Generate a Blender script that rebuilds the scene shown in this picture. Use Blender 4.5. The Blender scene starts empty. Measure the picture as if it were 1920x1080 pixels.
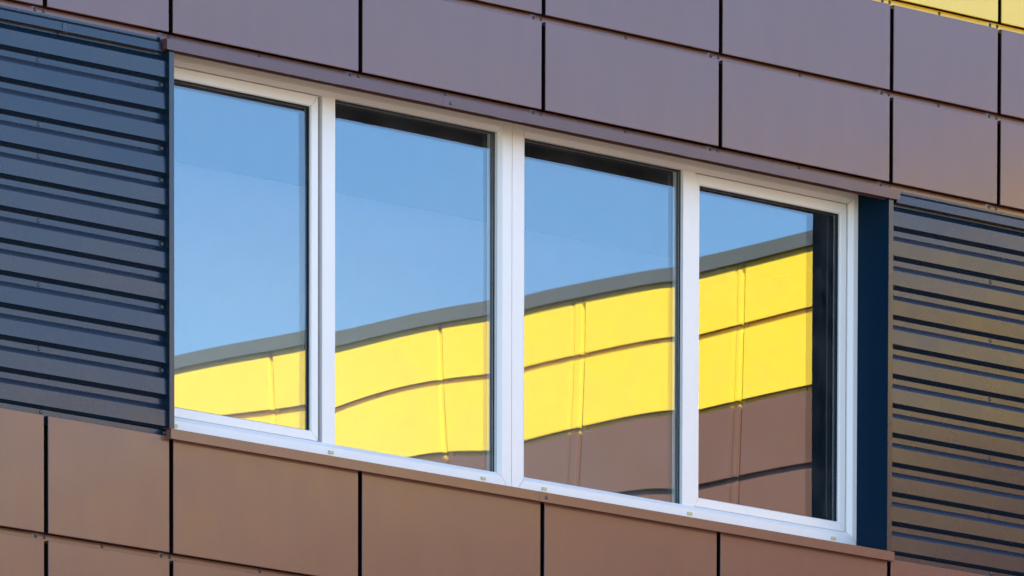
import bpy, bmesh, math, random
from mathutils import Matrix, Vector
R = math.radians
S = bpy.context.scene
C = S.collection

# ------------------------------------------------------------------ camera
yaw, pitch, roll = 0.7802833, -0.0977783, 0.0021653
f0 = Vector((math.sin(yaw)*math.cos(pitch), math.cos(yaw)*math.cos(pitch), math.sin(pitch)))
r0 = Vector((math.cos(yaw), -math.sin(yaw), 0)); u0 = r0.cross(f0)
r1 = r0*math.cos(roll) + u0*math.sin(roll); u1 = -r0*math.sin(roll) + u0*math.cos(roll)
cd = bpy.data.cameras.new('camera'); cam = bpy.data.objects.new('camera', cd); C.objects.link(cam)
cd.sensor_fit = 'HORIZONTAL'; cd.sensor_width = 36.0; cd.lens = 19126.98/1920*36; cd.shift_y = 5523.938/1920
cd.clip_start = 1.0; cd.clip_end = 5000
m = Matrix((r1, u1, -f0)).transposed().to_4x4(); m.translation = Vector((-39.57013, -39.92033, -11.37881))
cam.matrix_world = m; S.camera = cam

# ------------------------------------------------------------------ light
SUN_AZ, SUN_EL = 50.0, 28.0            # degrees from -x towards +y, and above the horizon
w = bpy.data.worlds.new('World'); S.world = w; w.use_nodes = True
nt = w.node_tree; bg = nt.nodes['Background']
sky = nt.nodes.new('ShaderNodeTexSky'); sky.sky_type = 'NISHITA'; sky.sun_disc = False
sky.sun_elevation = R(SUN_EL); sky.sun_rotation = R(-(90 - SUN_AZ)); sky.altitude = 3000
sky.air_density = 1.2; sky.dust_density = 0.0; sky.ozone_density = 5.2
# thin high haze drifting over the clear sky
tcw = nt.nodes.new('ShaderNodeTexCoord'); mw = nt.nodes.new('ShaderNodeMapping'); mw.inputs['Scale'].default_value = (5, 5, 14)
mw.inputs['Rotation'].default_value = (.35, .2, 0)
nw = nt.nodes.new('ShaderNodeTexNoise'); nw.inputs['Scale'].default_value = 1.6; nw.inputs['Detail'].default_value = 5; nw.inputs['Distortion'].default_value = .6
rw = nt.nodes.new('ShaderNodeMapRange'); rw.inputs[1].default_value = .42; rw.inputs[2].default_value = .75; rw.inputs[3].default_value = 0; rw.inputs[4].default_value = .16
xw = nt.nodes.new('ShaderNodeMix'); xw.data_type = 'RGBA'; xw.inputs[7].default_value = (4.2, 5.0, 6.0, 1)
nt.links.new(tcw.outputs['Generated'], mw.inputs[0]); nt.links.new(mw.outputs[0], nw.inputs['Vector']); nt.links.new(nw.outputs[0], rw.inputs[0])
nt.links.new(rw.outputs[0], xw.inputs[0]); nt.links.new(sky.outputs[0], xw.inputs[6]); nt.links.new(xw.outputs[2], bg.inputs[0]); bg.inputs[1].default_value = 0.065
sd = bpy.data.lights.new('sun', 'SUN'); sd.energy = 5.0; sd.angle = R(0.5); sd.color = (1, .95, .86)
sun = bpy.data.objects.new('sun', sd); C.objects.link(sun)
tosun = Vector((-math.cos(R(SUN_AZ))*math.cos(R(SUN_EL)), math.sin(R(SUN_AZ))*math.cos(R(SUN_EL)), math.sin(R(SUN_EL))))
sun.rotation_euler = tosun.to_track_quat('Z', 'Y').to_euler(); sun.location = (0, 0, 30)
S.view_settings.view_transform = 'Standard'; S.view_settings.look = 'None'
S.view_settings.exposure = 2.97; S.view_settings.gamma = 1
S.cycles.max_bounces = 10; S.cycles.glossy_bounces = 6; S.cycles.transparent_max_bounces = 12

# ------------------------------------------------------------------ materials
def mat(name, col, rough=.4, spec=.5, ior=1.5, metal=0, var=.06, vs=3.0, bump=0, bs=2.0, fine=0, coat=0, rvar=0, streak=0):
    m = bpy.data.materials.new(name); m.use_nodes = True; t = m.node_tree; b = t.nodes['Principled BSDF']
    b.inputs['Roughness'].default_value = rough; b.inputs['IOR'].default_value = ior
    b.inputs['Specular IOR Level'].default_value = spec; b.inputs['Metallic'].default_value = metal
    b.inputs['Base Color'].default_value = (*col, 1)
    if coat: b.inputs['Coat Weight'].default_value = coat; b.inputs['Coat Roughness'].default_value = rough*.6
    tc = t.nodes.new('ShaderNodeTexCoord')
    info = t.nodes.new('ShaderNodeObjectInfo')
    add = t.nodes.new('ShaderNodeVectorMath'); add.operation = 'ADD'
    rv = t.nodes.new('ShaderNodeVectorMath'); rv.operation = 'SCALE'; rv.inputs[3].default_value = 37
    t.links.new(info.outputs['Random'], rv.inputs[0]); t.links.new(tc.outputs['Object'], add.inputs[0]); t.links.new(rv.outputs[0], add.inputs[1])
    if var:
        n = t.nodes.new('ShaderNodeTexNoise'); n.inputs['Scale'].default_value = vs; n.inputs['Detail'].default_value = 6
        n.inputs['Roughness'].default_value = .6
        if streak:
            mp = t.nodes.new('ShaderNodeMapping'); mp.inputs['Scale'].default_value = (streak, 1, 1)
            t.links.new(add.outputs[0], mp.inputs[0]); t.links.new(mp.outputs[0], n.inputs['Vector'])
        else: t.links.new(add.outputs[0], n.inputs['Vector'])
        mx = t.nodes.new('ShaderNodeMix'); mx.data_type = 'RGBA'
        mx.inputs[6].default_value = (*[c*(1-var) for c in col], 1); mx.inputs[7].default_value = (*[c*(1+var) for c in col], 1)
        t.links.new(n.outputs[0], mx.inputs[0]); t.links.new(mx.outputs[2], b.inputs['Base Color'])
    if rvar:
        n3 = t.nodes.new('ShaderNodeTexNoise'); n3.inputs['Scale'].default_value = 5; n3.inputs['Detail'].default_value = 5
        t.links.new(add.outputs[0], n3.inputs['Vector'])
        mr = t.nodes.new('ShaderNodeMapRange'); mr.inputs[3].default_value = rough-rvar; mr.inputs[4].default_value = rough+rvar
        t.links.new(n3.outputs[0], mr.inputs[0]); t.links.new(mr.outputs[0], b.inputs['Roughness'])
    if bump:
        n2 = t.nodes.new('ShaderNodeTexNoise'); n2.inputs['Scale'].default_value = bs; n2.inputs['Detail'].default_value = 1.5
        t.links.new(add.outputs[0], n2.inputs['Vector'])
        bp = t.nodes.new('ShaderNodeBump'); bp.inputs['Strength'].default_value = 1; bp.inputs['Distance'].default_value = bump
        t.links.new(n2.outputs[0], bp.inputs['Height'])
        last = bp
        if fine:
            n4 = t.nodes.new('ShaderNodeTexNoise'); n4.inputs['Scale'].default_value = 260; n4.inputs['Detail'].default_value = 2
            t.links.new(add.outputs[0], n4.inputs['Vector'])
            b4 = t.nodes.new('ShaderNodeBump'); b4.inputs['Distance'].default_value = fine
            t.links.new(n4.outputs[0], b4.inputs['Height']); t.links.new(bp.outputs[0], b4.inputs['Normal']); last = b4
        t.links.new(last.outputs[0], b.inputs['Normal'])
    return m

M = {}
M['brown'] = mat('brown_coated_metal', (.180, .083, .057), .22, .43, 1.6, bump=.006, bs=1.1, fine=.00006, rvar=.05, var=.10, vs=2.5, streak=3.5)
M['flashing'] = mat('maroon_flashing', (.115, .052, .046), .28, .36, 1.6, bump=.004, bs=1.5, var=.12, vs=6)
M['yellow'] = mat('yellow_coated_metal', (.93, .60, .032), .28, .55, 1.55, bump=.006, bs=1.1, fine=.00006, var=.03)
M['navy'] = mat('navy_coated_metal', (.006, .017, .030), .27, .41, 1.6, bump=.006, bs=1.6, fine=.00006, rvar=.05, var=.08)
M['reveal'] = mat('dark_navy_metal', (.001, .019, .043), .45, .12, 1.4, var=.1)
M['coping'] = mat('grey_coping_metal', (.10, .10, .10), .35, .6, 1.5, var=.08)
M['white'] = mat('white_plastic', (.90, .87, .79), .32, .5, 1.5, var=.03, vs=7)
M['black'] = mat('black_rubber', (.012, .012, .014), .6, .4, var=0)
M['spacer'] = mat('dark_spacer', (.05, .06, .07), .4, .5, var=0)
M['cream'] = mat('cream_plastic', (.66, .56, .30), .4, .5, var=.03, vs=30)
M['steel'] = mat('shaded_zinc_screw', (.10, .095, .09), .35, .5, metal=.3, var=.1, vs=90)  # base colour darkened to carry the shadow on the screw heads
M['backing'] = mat('dark_backing', (.02, .012, .012), .8, .2, var=.1)
M['concrete'] = mat('plaster', (.30, .27, .24), .8, .2, var=.1)
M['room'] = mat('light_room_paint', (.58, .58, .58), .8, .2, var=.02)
M['bounce_cut_dark'] = mat('bounce_cut_dark', (.045, .045, .046), .85, .3, var=.2, vs=2)  # dark albedo for the added sheet that weakens bounce light near the facade
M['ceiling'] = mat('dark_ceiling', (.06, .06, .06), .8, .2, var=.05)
M['ground'] = mat('pale_paving', (.22, .17, .12), .85, .3, var=.15, vs=.4)

def glass(name, refl, tint=(1, 1, 1), dirt=.02):
    m = bpy.data.materials.new(name); m.use_nodes = True; t = m.node_tree; t.nodes.clear()
    o = t.nodes.new('ShaderNodeOutputMaterial'); mix = t.nodes.new('ShaderNodeMixShader')
    g = t.nodes.new('ShaderNodeBsdfGlossy'); g.inputs['Roughness'].default_value = 0.0; g.inputs['Color'].default_value = (*tint, 1)
    tr = t.nodes.new('ShaderNodeBsdfTransparent'); tr.inputs['Color'].default_value = (.93, .96, .95, 1)
    mix.inputs[0].default_value = refl
    t.links.new(tr.outputs[0], mix.inputs[1]); t.links.new(g.outputs[0], mix.inputs[2])
    d = t.nodes.new('ShaderNodeBsdfDiffuse'); d.inputs['Color'].default_value = (.55, .55, .52, 1)
    tc = t.nodes.new('ShaderNodeTexCoord'); n = t.nodes.new('ShaderNodeTexNoise'); n.inputs['Scale'].default_value = 4; n.inputs['Detail'].default_value = 8
    n.inputs['Roughness'].default_value = .65
    mp = t.nodes.new('ShaderNodeMapRange'); mp.inputs[1].default_value = .42; mp.inputs[2].default_value = .8; mp.inputs[3].default_value = 0; mp.inputs[4].default_value = dirt
    t.links.new(tc.outputs['Object'], n.inputs['Vector']); t.links.new(n.outputs[0], mp.inputs[0])
    mix2 = t.nodes.new('ShaderNodeMixShader'); t.links.new(mp.outputs[0], mix2.inputs[0])
    t.links.new(mix.outputs[0], mix2.inputs[1]); t.links.new(d.outputs[0], mix2.inputs[2]); t.links.new(mix2.outputs[0], o.inputs[0])
    return m
M['glass_out'] = glass('outer_glass', .127, (.86, .96, .97), .06)
M['glass_in'] = glass('inner_glass', .093, (.86, .98, .97), .0)

# ------------------------------------------------------------------ helpers
def link(name, bm, ms, parent=None, bevel=0, smooth=False):
    if bevel:
        es = [e for e in bm.edges if len(e.link_faces) == 2 and e.calc_face_angle(0) > .5]
        bmesh.ops.bevel(bm, geom=es, offset=bevel, segments=2, profile=.5, affect='EDGES', clamp_overlap=True)
    me = bpy.data.meshes.new(name); bm.to_mesh(me); bm.free()
    for q in (ms if isinstance(ms, (list, tuple)) else [ms]): me.materials.append(q)
    if smooth:
        for p in me.polygons: p.use_smooth = True
    o = bpy.data.objects.new(name, me); C.objects.link(o)
    if parent: o.parent = parent
    return o
def box(bm, x0, x1, y0, y1, z0, z1, mi=0):
    v = [bm.verts.new(p) for p in ((x0,y0,z0),(x1,y0,z0),(x1,y1,z0),(x0,y1,z0),(x0,y0,z1),(x1,y0,z1),(x1,y1,z1),(x0,y1,z1))]
    for q in ((0,3,2,1),(4,5,6,7),(0,1,5,4),(1,2,6,5),(2,3,7,6),(3,0,4,7)):
        f = bm.faces.new([v[i] for i in q]); f.material_index = mi
def prism(bm, prof, x0, x1, axis='x', mi=0):
    """closed (y,z) outline swept along x"""
    a = [bm.verts.new((x0, y, z)) for y, z in prof]; b = [bm.verts.new((x1, y, z)) for y, z in prof]
    n = len(prof)
    for i in range(n):
        j = (i+1) % n; bm.faces.new((a[i], a[j], b[j], b[i])).material_index = mi
    bm.faces.new(a[::-1]).material_index = mi; bm.faces.new(b).material_index = mi
def ring(bm, x0, x1, z0, z1, wl, wr, wb, wt, prof, gap=.0017, mi=0):
    """mitred rectangular frame, prof = closed list of (t, y), t from 0 outside to 1 inside"""
    c = [(x0, z0, wl, wb), (x1, z0, -wr, wb), (x1, z1, -wr, -wt), (x0, z1, wl, -wt)]
    for k in range(4):
        (xa, za, da, ea), (xb, zb, db, eb) = c[k], c[(k+1) % 4]
        dx, dz = xb-xa, zb-za; L = math.hypot(dx, dz); dx, dz = dx/L*gap, dz/L*gap
        A = [bm.verts.new((xa+t*da+dx, y, za+t*ea+dz)) for t, y in prof]
        B = [bm.verts.new((xb+t*db-dx, y, zb+t*eb-dz)) for t, y in prof]
        n = len(prof)
        for i in range(n):
            j = (i+1) % n; bm.faces.new((A[i], A[j], B[j], B[i])).material_index = mi
        bm.faces.new(A[::-1]).material_index = mi; bm.faces.new(B).material_index = mi
    bmesh.ops.recalc_face_normals(bm, faces=bm.faces)
def thing(name, loc, label, cat):
    o = bpy.data.objects.new(name, None); C.objects.link(o); o.location = loc
    o['label'] = label; o['category'] = cat
    bpy.context.view_layer.update()
    return o
def screw_mesh(r=.0075):
    """pan-head screw with washer and a cross recess, axis towards -y"""
    bm = bmesh.new(); n = 14
    rings = [(r*1.35, 0), (r*1.35, -.0018), (r*.95, -.002), (r*.9, -.0045), (r*.6, -.0062), (r*.28, -.0066), (r*.24, -.0040)]
    prev = None
    for rr, y in rings:
        cur = [bm.verts.new((rr*math.cos(2*math.pi*i/n), y, rr*math.sin(2*math.pi*i/n))) for i in range(n)]
        if prev:
            for i in range(n): bm.faces.new((prev[i], prev[(i+1) % n], cur[(i+1) % n], cur[i]))
        prev = cur
    bm.faces.new(prev); bmesh.ops.recalc_face_normals(bm, faces=bm.faces)
    me = bpy.data.meshes.new('screw'); bm.to_mesh(me); bm.free(); me.materials.append(M['steel'])
    for p in me.polygons: p.use_smooth = True
    return me
SCREW = screw_mesh(); SCREW_BIG = screw_mesh(.0085)
def screw(x, y, z, parent, me=None):
    o = bpy.data.objects.new('screw', me or SCREW); C.objects.link(o); o.parent = parent
    o.location = (x, y, z)
    o.rotation_euler = (random.uniform(-.15, .15), random.uniform(0, 3), random.uniform(-.15, .15))
    return o

GROUND_Z = -12.97
random.seed(5)
GAP = .031                # open joint between panels
ROWGAP = .036
def cassette(bm, x0, x1, z0, z1, flange=True, mi=0, ret=.006, GAP=GAP, fm=None):
    """one folded metal tray: x0..x1 joint centres, z0 bottom edge, z1 the next row's bottom edge; face at y=0"""
    a, b = x0+GAP/2, x1-GAP/2; t = z1-ROWGAP
    # face, returns and the rounded folds in one outline swept along z
    r = .003
    arc = lambda cx, cy, s, e: [(cx+r*math.cos(R(s+(e-s)*i/3)), cy+r*math.sin(R(s+(e-s)*i/3))) for i in range(4)]
    out = [(a, ret)] + arc(a+r, r, 180, 270) + arc(b-r, r, 270, 360) + [(b, ret)]
    zs = [(z0, r), (z0+r*.3, r*.3), (z0+r, 0), (t-r, 0), (t-r*.3, r*.3), (t, r)]
    def inset(p, k):
        x, y = p; return (x, max(y, k))
    cols = [[bm.verts.new((*inset(p, k), z)) for p in out] for z, k in zs]
    for A, B in zip(cols, cols[1:]):
        for i in range(len(out)-1): bm.faces.new((A[i], A[i+1], B[i+1], B[i])).material_index = mi
    for col, z, rev in ((cols[0], z0, 1), (cols[-1], t, 0)):
        dp = .008 if rev else .044
        back = [bm.verts.new((a+.001, dp, z)), bm.verts.new((b-.001, dp, z))]
        f = [*col, back[1], back[0]]
        bm.faces.new(f if not rev else f[::-1]).material_index = mi
    if flange:
        box(bm, a-GAP-.001, b-.001,   .0455, .0485, t-.01, z1+.001, mi if fm is None else fm)
def cladding_panel(x0, x1, z0, z1, material, parent, screws=True, name='cladding_panel', label=None, flange=True, ret=.006, GAP=GAP):
    bm = bmesh.new(); cx, cz = (x0+x1)/2, (z0+z1)/2
    cassette(bm, x0-cx, x1-cx, z0-cz, z1-cz, flange, 0, ret, GAP, 1 if z1 == 1. and material is M['brown'] else None)
    bmesh.ops.recalc_face_normals(bm, faces=bm.faces)
    o = link(name, bm, [material, M['yellow']] if z1 == 1. else material, parent); o.location = (cx, 0, cz)
    o.rotation_euler = (R(random.uniform(-.10, .10)), 0, R(random.uniform(-.07, .07)))
    if label: o['label'] = label
    if screws:
        for dx in (x0+.026, (x0+x1)/2-.01, x1-.033):
            screw(dx-cx, .0455, z1-.0125-cz, o)
    return o

# ------------------------------------------------------------------ ground
bm = bmesh.new(); bmesh.ops.create_grid(bm, x_segments=8, y_segments=8, size=900)
g = link('ground', bm, M['ground']); g.location = (0, 0, GROUND_Z); g['kind'] = 'structure'
bm = bmesh.new(); box(bm, -60, 11.3, -26, .0, -.1, .004); g = link('bounce_cut_sheet', bm, M['bounce_cut_dark']); g.location = (0, 0, GROUND_Z); g['kind'] = 'structure'  # added unseen dark sheet, keeps ground bounce off the undersides

# ------------------------------------------------------------------ main building
B = thing('office_building', (0, 0, 0), 'office building with brown and yellow metal panels and one wide four-pane window', 'building')
X = [-4.846, -3.480, -2.600, -1.234, .132, 1.499, 2.865, 3.749, 5.115]
WX = 11.324
ROWS_UP = [(0., .5, 'brown'), (.5, 1., 'brown'), (1., 1.5, 'yellow'), (1.5, 1.93, 'yellow')]
ROWS_DN = [(-2.649, -2.019, 'brown'), (-3.149, -2.649, 'brown'), (-3.649, -3.149, 'brown')]
for z0, z1, c in ROWS_UP:
    for x0, x1 in zip(X, X[1:]):
        cladding_panel(x0, x1, z0, z1, M[c], B, z0 < 1.2)
for k, (z0, z1, c) in enumerate(ROWS_DN):
    for x0, x1 in zip(X, X[1:]):
        under = -2.61 < (x0+x1)/2 < 2.87
        cladding_panel(x0, x1, z0, (z1-.0 if k else z1), M[c], B, k > 0, flange=k > 0)
# off-frame rest of the cladding, built the same way in one sheet
bm = bmesh.new()
XL = [-14.4, -12.97, -11.6, -10.24, -8.88, -7.578, -6.212, -4.846]; XR = [5.115, 6.481, 7.847, 9.213, 10.579, WX]
for z0, z1, c in ROWS_UP + ROWS_DN:
    for XX in (XL, XR):
        for x0, x1 in zip(XX, XX[1:]): cassette(bm, x0, x1, z0, z1, True, 1 if c == 'yellow' else 0)
z = -3.649
while z > GROUND_Z + .6:
    for XX in (XL, X, XR):
        for x0, x1 in zip(XX, XX[1:]): cassette(bm, x0, x1, z-.5, z, True)
    z -= .5
box(bm, -14.4, WX, 0.002, .05, GROUND_Z, z-.04)
bmesh.ops.recalc_face_normals(bm, faces=bm.faces)
link('cladding', bm, [M['brown'], M['yellow']], B)
# structural wall behind the cladding, with the window opening
OX0, OX1, OZ0, OZ1 = -2.68, 2.92, -2.02, .03
bm = bmesh.new()
for x0, x1, z0, z1 in ((-14.4, OX0, GROUND_Z, 1.93), (OX1, WX, GROUND_Z, 1.93), (OX0, OX1, GROUND_Z, OZ0), (OX0, OX1, OZ1, 1.93)):
    box(bm, x0, x1, .062, .36, z0, z1)
link('wall', bm, M['backing'], B)
bm = bmesh.new()          # building body: side wall, roof, and an added opening that lights the room
box(bm, -14.4, -14.1, .361, 14, GROUND_Z, 1.93); box(bm, -14.1, 24, 13.7, 14, GROUND_Z, 1.93)
box(bm, -14.1, WX+12, .361, 2.64, 1.5, 1.7); box(bm, -14.1, WX+12, 6.5, 13.69, 1.5, 1.7)
link('roof', bm, M['concrete'], B)
bm = bmesh.new(); prism(bm, [(-.045, 1.895), (-.045, 1.9966), (.36, 2.03), (.36, 1.94), (.062, 1.931), (-.03, 1.925), (-.03, 1.895)], -14.4, WX-.05)
bmesh.ops.recalc_face_normals(bm, faces=bm.faces); link('coping', bm, M['coping'], B)
# room seen dimly through the glass
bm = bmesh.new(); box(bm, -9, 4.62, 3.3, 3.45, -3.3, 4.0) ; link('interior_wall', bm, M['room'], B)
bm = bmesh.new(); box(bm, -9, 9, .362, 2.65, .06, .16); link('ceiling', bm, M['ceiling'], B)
bm = bmesh.new(); box(bm, 4.62, 4.75, 1.6, 3.3, -3.3, 1.4); box(bm, 4.75, 9, 3.3, 3.45, -3.3, 1.4); link('unlit_room_end', bm, M['ceiling'], B)  # dark walls added where the room light fades out to the right
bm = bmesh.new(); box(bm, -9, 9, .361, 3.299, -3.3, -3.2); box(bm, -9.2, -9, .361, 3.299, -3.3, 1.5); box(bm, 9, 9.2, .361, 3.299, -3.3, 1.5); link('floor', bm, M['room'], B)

# ------------------------------------------------------------------ head flashing, starter strips, sill
HX0, HX1 = -2.655, 2.908
bm = bmesh.new()
prism(bm, [(.0455, .001), (.0485, .001), (.0485, -.046), (-.0265, -.046), (-.0275, -.0935), (-.0225, -.0935), (-.0225, -.0485), (.0215, -.0485), (.0215, -.0955), (.024, -.0955), (.024, -.028), (.225, -.028),
           (.225, -.031), (.0265, -.031), (.0265, -.0975), (.019, -.0975), (.019, -.0510), (-.0200, -.0510), (-.0200, -.0955), (-.03, -.0955), (-.03, -.042), (-.028, -.0415), (.0455, -.040)], HX0, HX1)
box(bm, HX0+.0005, HX0+.002, -.0265, .0238, -.0922, -.047); box(bm, HX1-.002, HX1-.0005, -.0265, .0238, -.0922, -.047)
# lapped joint of the two lengths
prism(bm, [(-.0312, -.0432), (-.0312, -.0965), (-.0302, -.0965), (-.0302, -.0432)], -.655, -.585)
bmesh.ops.recalc_face_normals(bm, faces=bm.faces)
head = link('head_flashing', bm, M['flashing'], B)
for x0, x1 in zip(X[2:6], X[3:7]):
    for sx in (x0+.026, (x0+x1)/2-.01, x1-.033): screw(sx, .0455, -.0125, head)
screw(-.60, -.031, -.075, head)
for xa, xb, scs in ((-14.4, HX0-.002, (-3.511, -3.453)), (HX1+.002, WX, (3.718, 3.776))):
    bm = bmesh.new(); box(bm, xa, xb, .0455, .0485, -.042, .001); bmesh.ops.recalc_face_normals(bm, faces=bm.faces)
    s = link('starter_strip', bm, M['brown'], B)
    for sx in scs: screw(sx, .0455, -.0125, s)
bm = bmesh.new()
prism(bm, [(-.04, -2.0225), (-.04, -2.0735), (-.037, -2.0735), (-.037, -2.0255), (.225, -1.989), (.225, -1.986)], -2.64, 2.866)
box(bm, -2.64, -2.637, -.036, .0, -2.0735, -2.026); box(bm, 2.863, 2.866, -.036, .0, -2.0735, -2.026)
box(bm, .07, .14, -.0412, -.0402, -2.0745, -2.0222)
box(bm, -2.63, 2.86, -.036, .02, -2.0715, -2.0690)
bmesh.ops.recalc_face_normals(bm, faces=bm.faces)
sill = link('window_sill', bm, M['brown'], B)
screw(.118, -.0412, -2.050, sill)

# ------------------------------------------------------------------ corrugated sheets
def corrugated(x0, x1, label, scs):
    prof = []
    for k in range(-2, 13):
        o = -.1614*k
        prof += [(.012, -.2295+o, 1), (.034, -.251+o, 0), (.034, -.280+o, 1), (.012, -.311+o, 0)]
    prof = [p for p in prof if -2.075 < p[1] < -.03]
    prof.append((.034, prof[-1][1]-.03, 0)) if prof[-1][0] > .02 else None
    cols = 40; bm = bmesh.new(); grid = []
    tl = [random.uniform(.0004, .0014)*random.choice((-1, 1)) for _ in range(60)]; ph = [random.uniform(0, 6.3) for _ in range(60)]
    for i in range(cols+1):
        x = x0+(x1-x0)*i/cols
        grid.append([bm.verts.new((x, y + (tl[q]*math.sin(x*.9+ph[q]) - (.0024 if bot else 0) if y < .02 else .15*tl[q]*math.sin(x*.9+ph[q]) - (.0007 if bot else 0)),
                                   z + .0012*math.sin(x*2.1+z*3))) for q, (y, z, bot) in enumerate(prof)])
    for a, b in zip(grid, grid[1:]):
        for j in range(len(prof)-1): bm.faces.new((a[j], a[j+1], b[j+1], b[j]))
    bmesh.ops.recalc_face_normals(bm, faces=bm.faces)
    if sum((f.normal.y for f in bm.faces)) > 0: bmesh.ops.reverse_faces(bm, faces=bm.faces)
    r = bmesh.ops.extrude_face_region(bm, geom=bm.faces[:])
    bmesh.ops.translate(bm, vec=(0, .0012, 0), verts=[e for e in r['geom'] if isinstance(e, bmesh.types.BMVert)])
    o = link('corrugated_sheet', bm, M['navy'], B); o['label'] = label
    for sx, k in scs: screw(sx, .034, -.2655-.1614*k, o, SCREW_BIG)
    return o
corrugated(-9.5, -2.606, 'blue-grey corrugated sheet left of the window', [(-3.50, k) for k in (0, 2, 3, 5, 7, 9)] + [(-2.633, k) for k in (0, 2, 3, 5, 7, 9)])
corrugated(2.86, 9.5, 'tan-tinted corrugated sheet right of the window', [(3.722, k) for k in (1, 3, 5, 7, 9)])
# edge trims, top and bottom flashings of the sheets, reveals
REV_Y = .226
for xa, xb, side in ((-2.620, -2.586, -1), (2.837, 2.874, 1)):
    bm = bmesh.new()
    if side < 0: box(bm, xa, xb, -.008, .040, -2.058, -.096)
    else: box(bm, xa, xb, -.0105, -.0082, -2.058, -.096); box(bm, 2.8585, xb, -.0080, .040, -2.058, -.0965)
    box(bm, xa-.012 if side < 0 else xb, xa-.001 if side < 0 else xb+.001, .036, .040, -2.058, -.096)
    o = link('edge_trim', bm, M['navy'], B, bevel=.0012)
for xa, xb in ((-2.650, -2.600), (2.8355, 2.858)):
    bm = bmesh.new(); box(bm, xa, xb, .0402 if xa < 0 else -.0078, REV_Y+.06, -2.02 if xa < 0 else -2.057, -.032 if xa < 0 else -.0965)
    o = link('window_reveal', bm, M['reveal'], B)
    if xa > 0:
        bm = bmesh.new(); box(bm, xa, xb, .026, REV_Y+.06, -.0964, -.032); link('window_reveal', bm, M['reveal'], B)
for xa, xb, sc in ((-9.5, -2.662, (-3.505, -2.636)), (2.912, 9.5, (3.722,))):
    bm = bmesh.new()
    prism(bm, [(.038, -.028), (.038, -.040), (.002, -.062), (.0, -.1045), (.033, -.1045), (.033, -.102), (.003, -.102), (.005, -.0635), (.0415, -.0415), (.0415, -.028)], xa, xb)
    if xa < 0: prism(bm, [(-.0012, -.0635), (-.0012, -.1055), (-.0005, -.1055), (-.0005, -.0635)], -3.36, -3.33)
    bmesh.ops.recalc_face_normals(bm, faces=bm.faces)
    o = link('sheet_flashing', bm, M['navy'], B)
    if xa < 0: screw(-3.335, .001, -.102, o)
    bm = bmesh.new()
    xe = -2.62 if xa < 0 else 2.87
    xa2, xb2 = (xa, xe) if xa < 0 else (xe, xb)
    box(bm, xa2, xb2, .024, .032, -2.10, -2.0245); o = link('base_flashing', bm, M['navy'], B)
    for sx in sc: screw(sx+.01, .024, -2.037, o, SCREW_BIG)

# ------------------------------------------------------------------ window
F, MM, SS, GY = .225, .247, .252, .277
PANES = {
1: ((-2.6,-1.399),(-1.86,-.15),[1.7338,2.171,-.3293,-.2047,.2737,-.6944,-.7519,.3117,.2687,-.4248,.6637,.2713,-.162,.2337,-.258,.0061,.0172,.1484,-.063,.0354],-.0006),
2: ((-1.206,0.),(-1.9,-.1),[-.1996,1.6644,.5151,-.1433,-.0326,-2.6615,-.342,-.0831,-.0204,.2924,1.1575,.4648,-.3927,.6324,-.0914,.462,.0222,-.289,-.2726,.135],-.0007),
3: ((.21,1.415),(-1.9,-.1),[-.2746,1.4187,1.1409,.3195,-.0559,-.0069,-.332,.4224,-.098,-.1958,.9656,.2752,.0351,.4704,.3822,-.1787,-.271,-.1656,.2144,-.2179],.00145),
4: ((1.571,2.668),(-1.845,-.165),[-.7268,-.3565,-.6119,.2438,.7169,1.0521,-.118,.1345,.0035,-.3421,1.6412,.6848,-.3754,-.0169,.4268,-.0698,.0045,-.1457,.0941,.0862],.00085)}
MONS = [(i, j) for i in range(6) for j in range(6-i) if i+j > 0]
def pane(k, x0, x1, z0, z1, parent):
    """insulating glass unit: two slightly bowed sheets and the spacer between them"""
    (a0, a1), (b0, b1), cf, tilt = PANES[k]
    bm = bmesh.new(); nx, nz = 40, 56
    for layer, gy in ((0, GY), (1, GY+.024)):
        g = []
        for i in range(nx+1):
            col = []
            for j in range(nz+1):
                x = x0+(x1-x0)*i/nx; z = z0+(z1-z0)*j/nz
                U = (2*x-a0-a1)/(a1-a0); W = (2*z-b0-b1)/(b1-b0)
                y = sum(c*U**p*W**q for c, (p, q) in zip(cf, MONS))/1000
                if layer: y += tilt*(x-(x0+x1)/2)
                col.append(bm.verts.new((x, gy+y, z)))
            g.append(col)
        for a, b in zip(g, g[1:]):
            for j in range(nz):
                f = bm.faces.new((a[j], b[j], b[j+1], a[j+1])); f.material_index = layer; f.smooth = True
    o = link('glass_pane', bm, [M['glass_out'], M['glass_in']], parent)
    bm = bmesh.new(); ring(bm, x0, x1, z0, z1, .02, .02, .02, .02, [(0, GY+.006), (1, GY+.006), (1, GY+.019), (0, GY+.019)], 0)
    link('spacer', bm, M['spacer'], parent)
    return o
def gasket(x0, x1, z0, z1, parent):
    bm = bmesh.new(); ring(bm, x0-.004, x1+.004, z0-.004, z1+.004, .008, .008, .008, .008, [(0, GY-.006), (.8, GY-.006), (1, GY-.004), (1, GY-.0045), (0, GY-.0045)], 0)
    bm.free()
    bm = bmesh.new(); ring(bm, x0-.004, x1+.004, z0-.004, z1+.004, .0075, .0075, .0075, .0075, [(0, GY-.009), (.7, GY-.009), (1, GY-.006), (1, GY-.001), (0, GY-.001)], 0)
    return link('gasket', bm, M['black'], parent)
def drain_cap(x, z, parent):
    bm = bmesh.new(); box(bm, -.0165, .0165, -.008, .0, -.0075, .0075)
    o = link('drain_cap', bm, M['cream'], parent, bevel=.0025); o.location = (x, F, z)
fz0, fz1 = -2.006, .016
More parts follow.
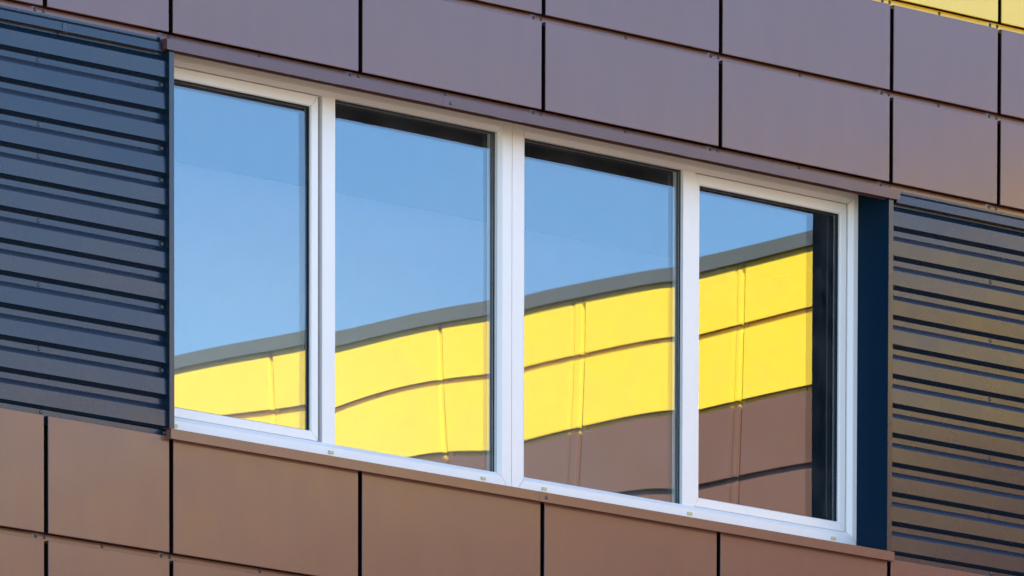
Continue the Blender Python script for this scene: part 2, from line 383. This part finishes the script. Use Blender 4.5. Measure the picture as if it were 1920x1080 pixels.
def window(x0, x1, wl, wr, mull, sash, fixed, ks, kf, caps, label):
    me = bpy.data.meshes.new('window'); W = None
    bm = bmesh.new()
    ring(bm, x0, x1, fz0, fz1, wl, wr, .112, .112, [(0, F), (.03, F-.0), (.77, F), (.80, F+.001), (1, MM), (1, GY+.05), (0, GY+.05)])
    W = link('window', bm, M['white'], B); W['label'] = label
    mx0, mx1 = mull
    bm = bmesh.new(); box(bm, mx0, mx1, MM, GY+.05, -1.8945, -.0935); link('mullion', bm, M['white'], W, bevel=.0025)
    sx0, sx1, l, r_ = sash
    bm = bmesh.new(); ring(bm, sx0, sx1, -1.8905, -.0995, l, r_, .050, .059, [(0, SS+.002), (.04, SS), (.90, SS), (1, SS+.006), (1, GY-.0005), (0, GY-.0005)], .0015)
    link('sash', bm, M['white'], W)
    ix0, ix1, iz0, iz1 = sx0+l, sx1-r_, -1.8405, -.1585
    gasket(ix0, ix1, iz0, iz1, W); pane(ks, ix0-.012, ix1+.012, iz0-.012, iz1+.012, W)
    bm = bmesh.new(); ring(bm, sx0-.004, sx1+.004, -1.8945, -.0955, .02, .02, .02, .02, [(0, SS+.013), (1, SS+.013), (1, SS+.016), (0, SS+.016)], 0); link('seal', bm, M['black'], W)
    gx0, gx1 = fixed
    gasket(gx0, gx1, -1.894, -.096, W); pane(kf, gx0-.012, gx1+.012, -1.906, -.084, W)
    for c in caps: drain_cap(c, -1.943, W)
    return W
window(-2.648, .115, .112, .087, (-1.278, -1.184), (-2.533, -1.3035, .050, .052), (-1.184, .028), 1, 2, (-2.370, -1.237, -.100), 'left double window with an opening sash and a fixed pane')
window(.119, 2.890, .114, .112, (1.462, 1.558), (1.5615, 2.7705, .036, .051), (.233, 1.462), 4, 3, (.365, 1.497, 2.645), 'right double window with a fixed pane and an opening sash')
bm = bmesh.new(); box(bm, .112, .122, F+.006, GY+.04, fz0, fz1); link('coupling_strip', bm, M['concrete'], B)

# ------------------------------------------------------------------ wing, seen in the glass
Wg = thing('building_wing', (WX, 0, 0), 'sunlit brown and yellow panelled wing mirrored in the window glass', 'building')
Wg.rotation_euler = (0, 0, R(-90))    # local x runs along -y of the world, local y faces into the wing
bpy.context.view_layer.update()
YJ = [8.776+1.552*k for k in range(-5, 10)]    # joints measured outwards from the facade
rows = [(-1., -.5, 'brown'), (-.5, 0., 'brown'), (0., .5, 'brown'), (.5, 1., 'brown'), (1., 1.5, 'yellow'), (1.5, 1.93, 'yellow')]
bm2 = bmesh.new()
for z0, z1, c in rows:
    for a, b in zip(YJ, YJ[1:]):
        if 5 < (a+b)/2 < 16.5 and z0 >= -.5: cladding_panel(a, b, z0, z1, M[c], Wg, z0 > -.4, ret=.040, GAP=.046)
        else: cassette(bm2, a, b, z0, z1, True, 1 if c == 'yellow' else 0, .040, .046)
z = -1.
while z > GROUND_Z + .6:
    for a, b in zip(YJ, YJ[1:]): cassette(bm2, a, b, z-.5, z, True)
    z -= .5
box(bm2, .05, YJ[0], .002, .03, GROUND_Z, 1.93); box(bm2, YJ[-1], YJ[-1]+.03, .0, .06, GROUND_Z, 1.93); box(bm2, YJ[0], YJ[-1], .002, .03, GROUND_Z, z-.04)
bmesh.ops.recalc_face_normals(bm2, faces=bm2.faces); link('cladding', bm2, [M['brown'], M['yellow']], Wg)
bm = bmesh.new(); box(bm, .0, YJ[-1]+.03, .062, 12, GROUND_Z, 1.92); link('wall', bm, M['backing'], Wg)
bm = bmesh.new(); prism(bm, [(-.045, 1.895), (-.045, 1.9966), (.36, 2.03), (.36, 1.925), (-.03, 1.925), (-.03, 1.895)], .0, YJ[-1]+.05)
bmesh.ops.recalc_face_normals(bm, faces=bm.faces); link('coping', bm, M['coping'], Wg)
